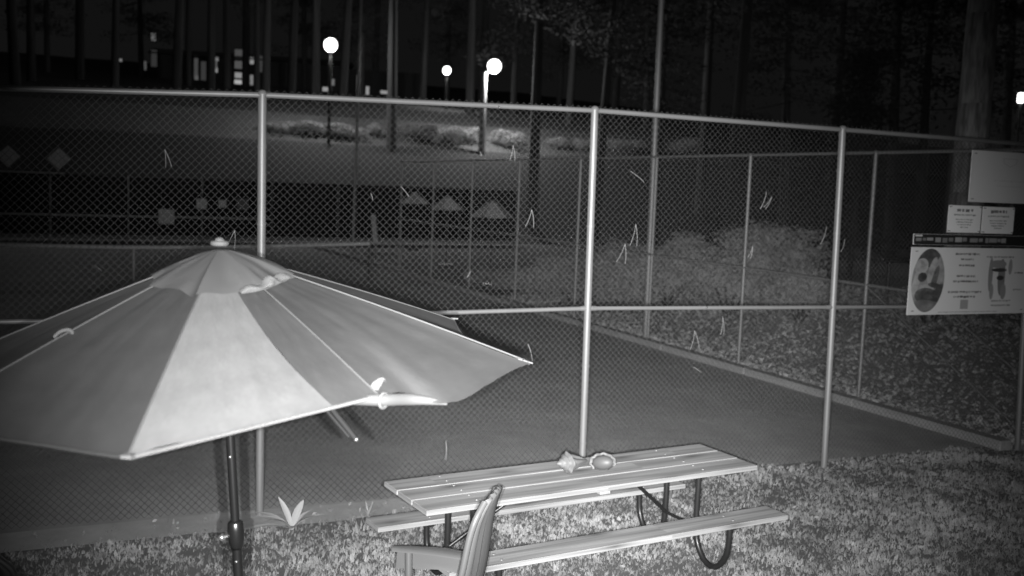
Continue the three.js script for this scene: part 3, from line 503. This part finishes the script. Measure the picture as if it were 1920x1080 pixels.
// ------------------------------------------------------------------ picnic table
{
  const TA = 0.5201, g = thing('picnic_table', 'long wooden picnic table with attached benches on black pipe legs', 'picnic table', V(-0.514, 0, -6.6197), TA);
  const L = 2.96, W = 0.7245;                                          // local x along, local -z across (away)
  const plank = (x0, x1, n0, n1, y, th, nm, lift = 0) => { const gg = box(x1 - x0, th, n1 - n0, 0.006); const uv = gg.attributes.uv, ps = gg.attributes.position, nm2 = gg.attributes.normal; for (let i = 0; i < uv.count; i++) uv.setXY(i, ps.getX(i) * 0.45 + n0 * 3.1, Math.abs(nm2.getY(i)) > 0.5 ? ps.getZ(i) * 1.3 + n0 : ps.getY(i) * 2 + n0 * 2.3); gg.translate((x0 + x1) / 2, y - th / 2 + lift, -(n0 + n1) / 2); return part(nm, gg, M.wood, g); };
  const bw = (W - 0.018) / 3;
  for (let i = 0; i < 3; i++) plank(-0.004 * i, L + 0.005 * (i % 2), i * (bw + 0.009), i * (bw + 0.009) + bw, 0.76, 0.04, 'table_board', [0, 0.002, 0.004][i]);
  plank(0.0, L, -0.37, -0.12, 0.46, 0.04, 'bench_board'); plank(-0.03, L - 0.1, 0.76, 1.01, 0.405, 0.04, 'bench_board');
  for (const x of [0.42, 2.45]) {
    const yb = 0.42, pipe = (n0, n1, ytop, ybench) => tube([V(x, ytop, -n0), V(x, 0.30, -n0), V(x, 0.16, -n0 + (n0 - n1) * 0.06), V(x, 0.05, -n0 + (n0 - n1) * 0.28), V(x, 0.022, -(n0 + n1) / 2), V(x, 0.05, -n0 + (n0 - n1) * 0.72), V(x, 0.16, -n0 + (n0 - n1) * 0.94), V(x, 0.30, -n1), V(x, ybench, -n1)], 0.024, 48, 12);
    part('leg', pipe(0.12, -0.27, 0.72, 0.42), M.black, g); part('leg', pipe(0.52, 0.88, 0.72, 0.365), M.black, g);
    const cross = box(0.04, 0.035, 0.56, 0.006); cross.translate(x, 0.702, -0.36); part('cross_bar', cross, M.black, g);
    for (const [n, y] of [[-0.24, 0.41], [0.88, 0.355]]) { const sb = box(0.04, 0.02, 0.2, 0.004); sb.translate(x, y, -n); part('bench_bracket', sb, M.black, g); }
    const dir = x < 1 ? 1 : -1; part('brace', bar(V(x + dir * 0.55, 0.705, -0.34), V(x, 0.28, -0.50), 0.014, 0.014, 8), M.black, g); part('brace', bar(V(x, 0.28, -0.14), V(x, 0.28, -0.5), 0.012, 0.012, 8), M.black, g);
  }
  for (const x of [0.42, 2.45]) for (const [n, y] of [[0.08, 0.7605], [0.2, 0.7605], [0.32, 0.7625], [0.44, 0.7625], [0.56, 0.7645], [0.68, 0.7645], [-0.3, 0.4605], [-0.19, 0.4605], [0.83, 0.4055], [0.94, 0.4055]]) part('bolt_head', new THREE.CylinderGeometry(0.011, 0.012, 0.005, 10).translate(x, y + 0.002, -n), M.steel, g);
  const cleat = box(0.09, 0.035, 0.66, 0.006); cleat.translate(L / 2, 0.702, -0.36); part('cleat', cleat, M.wood, g);
}

// ------------------------------------------------------------------ conch shells on the table
function conch(L, spikes, flare) {
  const rows = [], n = 44, m = 48;
  for (let i = 0; i <= n; i++) {
    const t = i / n, r = [];
    const prof = t < 0.62 ? 0.06 + 0.94 * Math.pow(t / 0.62, 0.8) : Math.pow(Math.max(0, (1 - t) / 0.38), 0.9) * (1 + 0.12 * Math.sin((t - 0.62) * 60)) + 0.015;
    for (let j = 0; j <= m; j++) {
      const a = j / m * 6.2832, sp = Math.exp(-Math.pow((t - 0.66) / 0.055, 2)) * Math.pow(Math.abs(Math.cos(a * spikes / 2)), 4) * 0.17, lip = flare * Math.exp(-Math.pow((a - 3.3) / 0.33, 2)) * Math.sin(Math.PI * Math.min(1, t / 0.85)), ap = -0.3 * Math.exp(-Math.pow((a - 2.7) / 0.25, 2)) * Math.sin(Math.PI * Math.min(1, t / 0.7));
      const rad = L * 0.34 * (prof * (1 + sp + 0.06 * vnoise(j * 0.6, i * 0.5)) + lip + ap * prof);
      r.push(V(t * L, Math.sin(a) * rad, Math.cos(a) * rad));
    }
    rows.push(r);
  }
  const g = sheet(rows); g.translate(-L / 2, 0, 0); return g;
}
{
  const p1 = ground(1066, 884, 0.77), p2 = ground(1122, 878, 0.77);
  const a = thing('conch_shell', 'knobbly conch shell with its spiked crown turned towards the bench', 'shell', V(p1.x + 0.02, 0.765, p1.z + 0.03));
  const ga = conch(0.27, 7, 0.3); ga.rotateX(0.5); ga.scale(1, 0.78, 0.9); ga.rotateY(-2.65); ga.computeBoundingBox(); ga.translate(0, -ga.boundingBox.min.y, 0); part('shell_body', ga, M.shell, a);
  const b = thing('conch_shell', 'conch shell showing its wide open lip, next to the spiked one', 'shell', V(p2.x + 0.03, 0.765, p2.z + 0.02));
  const dome = new THREE.SphereGeometry(1, 28, 16, 0, 6.2832, 0, Math.PI / 2), dp = dome.attributes.position;
  for (let i = 0; i < dp.count; i++) { const k = 1 + 0.16 * (vnoise(dp.getX(i) * 3 + 9, dp.getZ(i) * 3 + 9) - 0.5); dp.setXYZ(i, dp.getX(i) * k, dp.getY(i) * k, dp.getZ(i) * k); }
  dome.rotateX(-Math.PI / 2); dome.scale(0.096, 0.062, 0.1); dome.computeVertexNormals(); dome.rotateX(-0.35); dome.rotateY(0.25); dome.translate(0, 0.056, 0); part('shell_body', dome, M.shell, b);
  const bowl = new THREE.SphereGeometry(1, 24, 12, 0, 6.2832, 0, Math.PI / 2); bowl.rotateX(-Math.PI / 2); bowl.scale(0.086, 0.054, 0.045); bowl.rotateX(-0.35); bowl.rotateY(0.25); bowl.translate(0, 0.056, 0.003); part('aperture', bowl, M.shellShade, b);  // shading of the hollow put into a darker shell tone
  const lipPts = []; for (let i = 0; i <= 20; i++) { const an = -0.45 + i / 20 * 4.3, k = 1 + 0.05 * Math.sin(i * 2.3); const q = V(Math.cos(an) * 0.099 * k, Math.sin(an) * 0.066 * k, 0.006 * Math.sin(i * 1.7)); q.applyAxisAngle(V(1, 0, 0), -0.35).applyAxisAngle(V(0, 1, 0), 0.25); q.y = Math.max(0.012, q.y + 0.058); lipPts.push(q); }
  const lg = tube(lipPts, 0.012, 60, 8), lp = lg.attributes.position; for (let i = 0; i < lp.count; i++) { const n = 0.009 * (vnoise(lp.getX(i) * 90 + 30, lp.getY(i) * 90 + 30) - 0.4); lp.setXYZ(i, lp.getX(i) * (1 + n * 6), lp.getY(i), lp.getZ(i) + n); } lg.computeVertexNormals(); part('lip', lg, M.shell, b);
}

// ------------------------------------------------------------------ moulded patio chairs
function chairParts(g, m) {                                             // faces local -x, back at +x, width along z
  const back = (sideT) => { const rows = [], n = 26, w = 20; for (let i = 0; i <= n; i++) { const v = i / n, y = 0.40 + 0.80 * v, xb = 0.20 + 0.20 * Math.pow(v, 1.3) + 0.03 * Math.sin(v * 5), half = 0.235 - 0.05 * v * v - 0.06 * Math.pow(Math.max(0, (v - 0.82) / 0.18), 2), r = []; for (let j = 0; j <= w; j++) { const s = j / w * 2 - 1, c = 0.075 * s * s * (1 - 0.5 * v), rib = 0.007 * Math.cos(s * 22); r.push(V(xb - c + rib + sideT, y - 0.05 * s * s * v, s * half)); } rows.push(r); } return rows; };
  const A = back(0), B = back(0.03).map((r, i) => r), shellRows = A.map((r, i) => [...r, ...B[i].slice().reverse(), r[0]]);
  shellRows.push(A[A.length - 1].map((p) => p.clone().add(V(0.015, 0.012, 0))).concat(B[B.length - 1].slice().reverse().map((p) => p.clone().add(V(-0.015, 0.012, 0))), [A[A.length - 1][0].clone().add(V(0.015, 0.012, 0))]));
  part('backrest', sheet(shellRows), m, g);
  for (const s of [-1, 1]) { const pts = []; for (let i = 0; i <= 8; i++) { const p = A[Math.round(i / 8 * 26)][s < 0 ? 0 : 20]; pts.push(p.clone().add(V(0.012, 0, 0))); } part('back_edge', tube(pts, 0.021, 30, 8), m, g); }
  part('seat', box(0.46, 0.035, 0.48, 0.016).translate(-0.02, 0.40, 0), m, g);
  for (const s of [-1, 1]) {
    const rows = []; for (let i = 0; i <= 12; i++) { const t = i / 12, x = 0.26 - 0.60 * t, wd = 0.032 + 0.028 * Math.sin(Math.PI * (0.15 + 0.8 * t)), y = 0.665 + 0.012 * Math.sin(t * 3), zc = s * (0.285 + 0.02 * Math.sin(t * 3)); rows.push([V(x, y - 0.02, zc - wd), V(x, y, zc - wd * 0.8), V(x, y + 0.006, zc), V(x, y, zc + wd * 0.8), V(x, y - 0.02, zc + wd)]); }
    part('armrest', sheet(rows), m, g);
    const skirt = []; for (let i = 0; i <= 10; i++) { const t = i / 10, x = 0.25 - 0.58 * t; skirt.push([V(x, 0.655, s * 0.335), V(x, 0.60 - 0.03 * Math.sin(t * 3), s * 0.335), V(x - 0.005, 0.54 - 0.05 * Math.abs(t - 0.5), s * 0.325)]); } part('arm_skirt', sheet(skirt), m, g);
    part('front_leg', tube([V(-0.25, 0.65, s * 0.32), V(-0.24, 0.4, s * 0.30), V(-0.27, 0.0, s * 0.31)], 0.026, 12, 8), m, g);
    part('rear_leg', tube([V(0.22, 0.42, s * 0.25), V(0.26, 0.2, s * 0.26), V(0.32, 0.0, s * 0.27)], 0.026, 12, 8), m, g);
  }
}
{
  const c = ground(905, 1000, 0.9), t = deep(938, 900, 6.02);
  const g = thing('patio_chair', 'grey moulded high backed patio chair standing at the front bench', 'chair', V(t.x - 0.385, 0, t.z + 0.20), -0.22); chairParts(g, M.plastic);
  const b = deep(6, 1062, 4.85), g2 = thing('patio_chair', 'black moulded patio chair, only the corner of its back in view', 'chair', V(b.x - 0.2, 0, b.z - 0.4), -Math.PI / 2); chairParts(g2, M.plasticBlack);
  g2.scale.y = b.y / 1.12;
}

// ------------------------------------------------------------------ the big umbrella
{
  const top = V(-1.18, 2.635, -4.07), g = thing('patio_umbrella', 'large worn patio umbrella with one pale panel and a broken rib', 'umbrella', V(-1.0, 0, -4.07));
  const rel = (p) => p.clone().sub(g.position);
  const lean = (y) => V(top.x + (top.y - y) * 0.068, y, top.z);
  const tips = [ground(240, 856, 2.19), ground(708, 741, 2.215), ground(992, 680, 2.20), V(-0.30, 2.22, -5.36), V(-1.32, 2.21, -5.50), ground(85, 613, 2.11), ground(-282, 757, 2.04), ground(-170, 796, 2.11)].map(rel);
  const T = rel(top), K = rel(ground(852, 760, 2.165));
  const rib = (tip, t) => { const p = T.clone().lerp(tip, t); p.y += 0.010 * Math.sin(Math.PI * Math.min(1, t)); return p; };
  const seamShift = (t) => 0.0;
  function panel(i, u0f, u1f, opt = {}) {
    const a = tips[i], b = tips[(i + 1) % 8], rows = [], n = 34, m = 26;
    for (let r = 0; r <= n; r++) { const row = [], t0 = 0.17 + 0.83 * r / n; for (let c = 0; c <= m; c++) {
      const u = u0f(t0) + (u1f(t0) - u0f(t0)) * c / m, w = 4 * u * (1 - u), t = t0 * (1 - (opt.hollow ?? 0.05) * w * t0 * t0);
      let p = rib(a, t).lerp(rib(b, t), u); p.y -= (opt.sag ?? 0.045) * w * t * t;
      if (opt.bulge) { const q = Math.exp(-Math.pow((u - 0.52) / 0.3, 2)) * Math.pow(t0, 3.0) * w; p.add(opt.bulge.clone().multiplyScalar(q)); }
      if (opt.wrinkle) p.y += opt.wrinkle(u, t0);
      p.y += 0.008 * (fbm(u * 6 + i * 9, t * 6, 2) - 0.375) + 0.022 * (fbm(u * 9 + i * 7 + 3, t * 1.8, 3) - 0.4375) * t * Math.min(1, 5 * u, 5 * (1 - u) + (u1f(1) < 1 ? 1 : 0)) + 0.012 * Math.pow(t, 6) * (fbm(u * 22 + i, t * 3, 2) - 0.375) * Math.min(1, 6 * u, 6 * (1 - u));
      row.push(p); } rows.push(row); }
    return sheet(rows, (q, v, u) => [u * 3, v * 4]);
  }
  const Z = () => 0, O = () => 1, edge = (t) => 0.56 + 0.24 * Math.max(0, (t - 0.2) / 0.8);
  const pale = part('canopy_panel', panel(0, Z, edge, { sag: 0.03, hollow: 0.035, wrinkle: (u, t) => 0.004 * Math.sin(u * 9 + t * 7) * t }), M.paleCloth, g); pale.userData.label = 'pale almost white canopy panel';
  part('canopy_panel', panel(0, edge, O, { sag: 0.03, hollow: 0.035 }), M.greyCloth, g);
  const mid = rib(tips[1], 1).lerp(rib(tips[2], 1), 0.52), bul = K.clone().sub(mid); bul.y += 0.03;
  part('canopy_panel', panel(1, Z, O, { sag: 0.02, hollow: 0, bulge: bul, wrinkle: (u, t) => 0.004 * Math.sin(u * 30 - t * 6) * t * t * Math.exp(-Math.pow((u - 0.85) / 0.25, 2)) + 0.003 * Math.sin(u * 12) * Math.pow(t, 3) }), M.greyCloth, g);
  for (let i = 2; i < 8; i++) part('canopy_panel', panel(i, Z, O, { sag: 0.05, hollow: 0.05, wrinkle: (u, t) => 0.003 * Math.sin(u * 12 + i) * t * t }), M.greyCloth, g);
  // seams
  for (let i = 0; i < 8; i++) { const pts = []; for (let k = 0; k <= 14; k++) pts.push(rib(tips[i], 0.18 + 0.82 * k / 14).add(V(0, 0.004, 0))); part('seam', tube(pts, 0.0035, 28, 6), i === 0 ? M.strap : M.seam, g); }
  // rim hem
  for (let i = 0; i < 8; i++) { if (i === 1) continue; const pts = [], a = tips[i], b = tips[(i + 1) % 8], hol = i ? 0.05 : 0.035, sg = i ? 0.05 : 0.03; for (let k = 0; k <= 14; k++) { const u = k / 14, w = 4 * u * (1 - u), t = 1 - hol * w; const p = rib(a, t).lerp(rib(b, t), u); p.y -= sg * w * t * t + 0.004; pts.push(p); } part('hem', tube(pts, 0.007, 30, 6), i ? M.greyCloth : M.paleCloth, g); }
  // the edge that has come off the rib and rolled up
  { const e = (px, py, y) => rel(ground(px, py, y)), pts = [e(480, 782, 2.19), e(560, 764, 2.19), e(620, 751, 2.20), e(680, 750, 2.20), e(718, 750, 2.20), e(770, 749, 2.19), e(815, 753, 2.18), e(838, 758, 2.17)];
    const rad = [0.003, 0.010, 0.015, 0.019, 0.022, 0.021, 0.013, 0.003], cv = new THREE.CatmullRomCurve3(pts), rows = []; for (let i = 0; i <= 40; i++) { const t = i / 40, p = cv.getPoint(t), f = t * 7, k = Math.min(6, Math.floor(f)), r = rad[k] + (rad[k + 1] - rad[k]) * (f - k), tan = cv.getTangent(t), s = V(0, 1, 0).cross(tan).normalize(), row = []; for (let j = 0; j <= 14; j++) { const a = j / 14 * 6.2832; row.push(p.clone().addScaledVector(s, Math.cos(a) * r * 0.8).add(V(0, Math.sin(a) * r, 0))); } rows.push(row); } const o = part('rolled_hem', sheet(rows), M.rolled, g); o.userData.label = 'pale rolled up edge hanging loose from the broken rib';
    const ring = new THREE.TorusGeometry(0.025, 0.006, 8, 20); ring.rotateY(1.1); const c = e(719, 751, 2.20); ring.translate(c.x, c.y, c.z); part('strap_ring', ring, M.strap, g);
    const s0 = e(692, 736, 2.215), q3 = (x, y, z) => s0.clone().add(V(x, y, z)), rows2 = [[q3(0, 0, 0), q3(0.014, -0.004, 0.004), q3(0.03, 0, 0)], [q3(0.004, 0.022, 0.006), q3(0.02, 0.018, 0.012), q3(0.034, 0.016, 0.004)], [q3(0.014, 0.038, 0.004), q3(0.028, 0.036, 0.01), q3(0.042, 0.03, 0.004)], [q3(0.03, 0.05, -0.002), q3(0.042, 0.052, 0.002), q3(0.05, 0.048, -0.002)], [q3(0.046, 0.054, -0.006), q3(0.052, 0.05, -0.006), q3(0.058, 0.036, -0.004)]]; part('tip_strap', sheet(rows2), M.strap, g); }
  { const e = tips[2]; for (let i = 0; i < 3; i++) { const b = box(0.022, 0.006, 0.05, 0.002); b.rotateZ(-0.3); b.rotateY(0.3); b.translate(e.x - 0.045 + i * 0.022, e.y + 0.018 - i * 0.006, e.z + 0.012); part('tip_strap', b, M.strap, g); } }
  { const e = tips[0]; part('tip_strap', box(0.03, 0.01, 0.035, 0.003).translate(e.x, e.y + 0.002, e.z), M.strap, g); }
  { const c = rib(tips[7], 0.55).add(V(0, 0.014, 0)); const b = tube([c.clone().add(V(-0.035, -0.022, 0.02)), c.clone().add(V(-0.015, -0.002, 0.012)), c.clone().add(V(0.012, 0.002, 0)), c.clone().add(V(0.028, -0.016, 0.004))], 0.0075, 16, 6); part('tip_strap', b, M.strap, g); }
  { const e = tips[3]; part('tip_strap', box(0.04, 0.008, 0.025, 0.002).translate(e.x, e.y + 0.012, e.z), M.strap, g); }
  // vent cap with a wavy hem, one side turned up
  { const vt = [0.345, 0.345, 0.235, 0.22, 0.20, 0.19, 0.20, 0.27], rows = [], n = 12, m = 96; for (let r = 0; r <= n; r++) { const t = r / n, row = []; for (let c = 0; c <= m; c++) {
      const a = c / m * 8, i = Math.floor(a) % 8, u = a - Math.floor(a), w = 4 * u * (1 - u), vv = (k) => 0.03 + (vt[k] - 0.03) * t * (1 - 0.07 * w * t); let p = rib(tips[i], vv(i)).lerp(rib(tips[(i + 1) % 8], vv((i + 1) % 8)), u);
      p.y += 0.020 + 0.03 * t * (1 - t) - 0.012 * w * t + 0.004 * Math.sin(u * 11 + i * 3) * t * t + 0.006 * Math.cos(u * 5 + i * 5) * t + 0.02 * (fbm(u * 4 + i * 5, t * 3, 2) - 0.375) * t;
      row.push(p); } rows.push(row); } part('vent_cap', sheet(rows), M.greyVent, g);
    const fc = new THREE.CatmullRomCurve3([rib(tips[0], 0.34).lerp(rib(tips[1], 0.34), 0.6), rib(tips[1], 0.325), rib(tips[1], 0.32).lerp(rib(tips[2], 0.245), 0.4), rib(tips[1], 0.32).lerp(rib(tips[2], 0.24), 0.85)]), f = [];
    for (let k = 0; k <= 28; k++) { const t = k / 28, p = fc.getPoint(t), o = p.clone().sub(T).setY(0).normalize(), hh = 0.036 * Math.pow(Math.sin(Math.PI * (0.06 + 0.9 * t)), 0.7) * (0.8 + 0.35 * Math.sin(t * 17)), cr = 0.006 * Math.sin(t * 31 + 1); p.y += 0.012; f.push([p.clone().addScaledVector(o, 0.004).add(V(0, -0.004, 0)), p.clone().addScaledVector(o, 0.016 + cr).add(V(0, hh * 0.35, 0)), p.clone().addScaledVector(o, 0.010 - cr).add(V(0, hh * 0.75, 0)), p.clone().addScaledVector(o, -0.012 + cr).add(V(0, hh, 0)), p.clone().addScaledVector(o, -0.03).add(V(0, hh * 0.9, 0))]); }
    part('turned_flap', sheet(f), M.paleCloth, g);
    part('finial', new THREE.TorusGeometry(0.026, 0.011, 10, 24).rotateX(Math.PI / 2).translate(T.x, T.y + 0.035, T.z), M.strap, g); part('finial_cap', new THREE.SphereGeometry(0.022, 16, 8, 0, 6.3, 0, 1.5).translate(T.x, T.y + 0.038, T.z), M.strap, g); }
  // pole
  const pl = (y) => rel(lean(y));
  part('upper_pole', bar(pl(1.42), pl(2.63), 0.0185, 0.0185, 18), M.blackPole, g); part('lower_pole', bar(pl(0.1), pl(1.46), 0.0205, 0.0205, 18), M.blackPole, g);
  { const c = pl(1.47), col = new THREE.LatheGeometry([[0.0, 0.062], [0.02, 0.06], [0.031, 0.05], [0.034, 0.02], [0.033, -0.025], [0.026, -0.05], [0.022, -0.062], [0, -0.064]].map(([x, y]) => new THREE.Vector2(x, y)), 24); col.rotateZ(0.068); col.translate(c.x, c.y, c.z); part('collar', col, M.blackPole, g);
    part('clamp_stem', bar(c.clone(), c.clone().add(V(-0.05, -0.012, 0.01)), 0.006, 0.006, 8), M.chrome, g); part('clamp_knob', new THREE.SphereGeometry(0.014, 14, 10).translate(c.x - 0.055, c.y - 0.013, c.z + 0.012), M.chrome, g);
    for (const y of [1.80, 1.36]) { const q = pl(y); part('pole_pin', new THREE.SphereGeometry(0.006, 10, 8).translate(q.x, q.y, q.z + 0.019), M.chrome, g); } }
  const hub = pl(2.12); part('runner_hub', new THREE.CylinderGeometry(0.04, 0.04, 0.07, 16).translate(hub.x, hub.y, hub.z), M.black, g);
  for (let i = 0; i < 8; i++) { if (i === 1) continue; const a = rib(tips[i], 0.03).add(V(0, -0.025, 0)), b = rib(tips[i], 0.985).add(V(0, -0.015, 0)), mm = rib(tips[i], 0.5).add(V(0, -0.022, 0)); part('rib', tube([a, rib(tips[i], 0.25).add(V(0, -0.025, 0)), mm, rib(tips[i], 0.75).add(V(0, -0.022, 0)), b], 0.008, 16, 6), M.black, g); part('strut', bar(hub.clone(), mm, 0.007, 0.007, 6), M.black, g); }
  { const a = rel(deep(560, 690, 3.75)), b = rel(deep(668, 824, 3.55)); const o = part('rib', bar(a, b, 0.010, 0.010, 8), M.black, g); o.userData.label = 'broken rib hanging down below the canopy'; const c = rel(deep(545, 690, 3.72)), d = rel(deep(655, 820, 3.54)); part('strut', bar(c, d, 0.006, 0.006, 6), M.black, g); part('rib_end_cap', new THREE.SphereGeometry(0.008, 8, 6).translate(b.x, b.y, b.z), M.chrome, g); }
  part('stand', new THREE.CylinderGeometry(0.24, 0.28, 0.09, 32).translate(pl(0.05).x, 0.045, pl(0.05).z), M.black, g); part('stand_socket', bar(pl(0.08), pl(0.42), 0.03, 0.028, 16), M.black, g);
}

// ------------------------------------------------------------------ odds and ends
{ const p = ground(1655, 486, 0.9), q = deep(1655, 486, 19), g = thing('drain_pipe', 'dark horizontal pipe with a shining end on the bank', 'pipe', V(q.x, q.y, q.z)); part('pipe', bar(V(0, 0, 0), V(0.75, -0.02, -0.1), 0.05, 0.05, 12), M.black, g); part('pipe_end', bar(V(-0.02, 0, 0), V(0.09, 0, 0), 0.022, 0.014, 10), M.chrome, g); for (const x of [0.15, 0.6]) part('pipe_support', bar(V(x, -q.y + 0.2, -0.05), V(x, -0.02, -0.05), 0.03, 0.03, 8), M.black, g); }
// the watching camera itself with two side lamp windows and an added middle one, on a post behind the viewpoint
{
  const g = thing('security_camera', 'night vision camera with lamp windows on a wooden post behind the viewpoint', 'camera', V(0, 0, 0.02));
  part('housing', box(0.27, 0.2, 0.3, 0.03).translate(0, EYE - 0.03, 0.19), M.sign, g);
  part('post', box(0.14, EYE + 0.2, 0.14, 0.01).translate(0, (EYE + 0.2) / 2, 0.45), M.wood, g); part('bracket', box(0.06, 0.06, 0.12, 0.01).translate(0, EYE - 0.05, 0.36), M.black, g);
  const glow = new THREE.MeshStandardMaterial({ color: 0xffffff, emissive: 0xffffff, emissiveIntensity: 1 });
  for (const [x, y] of [[-0.085, -0.015], [0.085, -0.015], [0, -0.07]]) part('lamp_window', new THREE.CylinderGeometry(0.022, 0.022, 0.006, 20).rotateX(Math.PI / 2).translate(x, EYE + y, 0.012), glow, g);  // lower middle window fronts the added far beam
  part('lens_ring', new THREE.TorusGeometry(0.03, 0.006, 8, 24).translate(0, EYE, 0.03), M.black, g);
}
scene.updateMatrixWorld(true);
renderer.render(scene, camera);
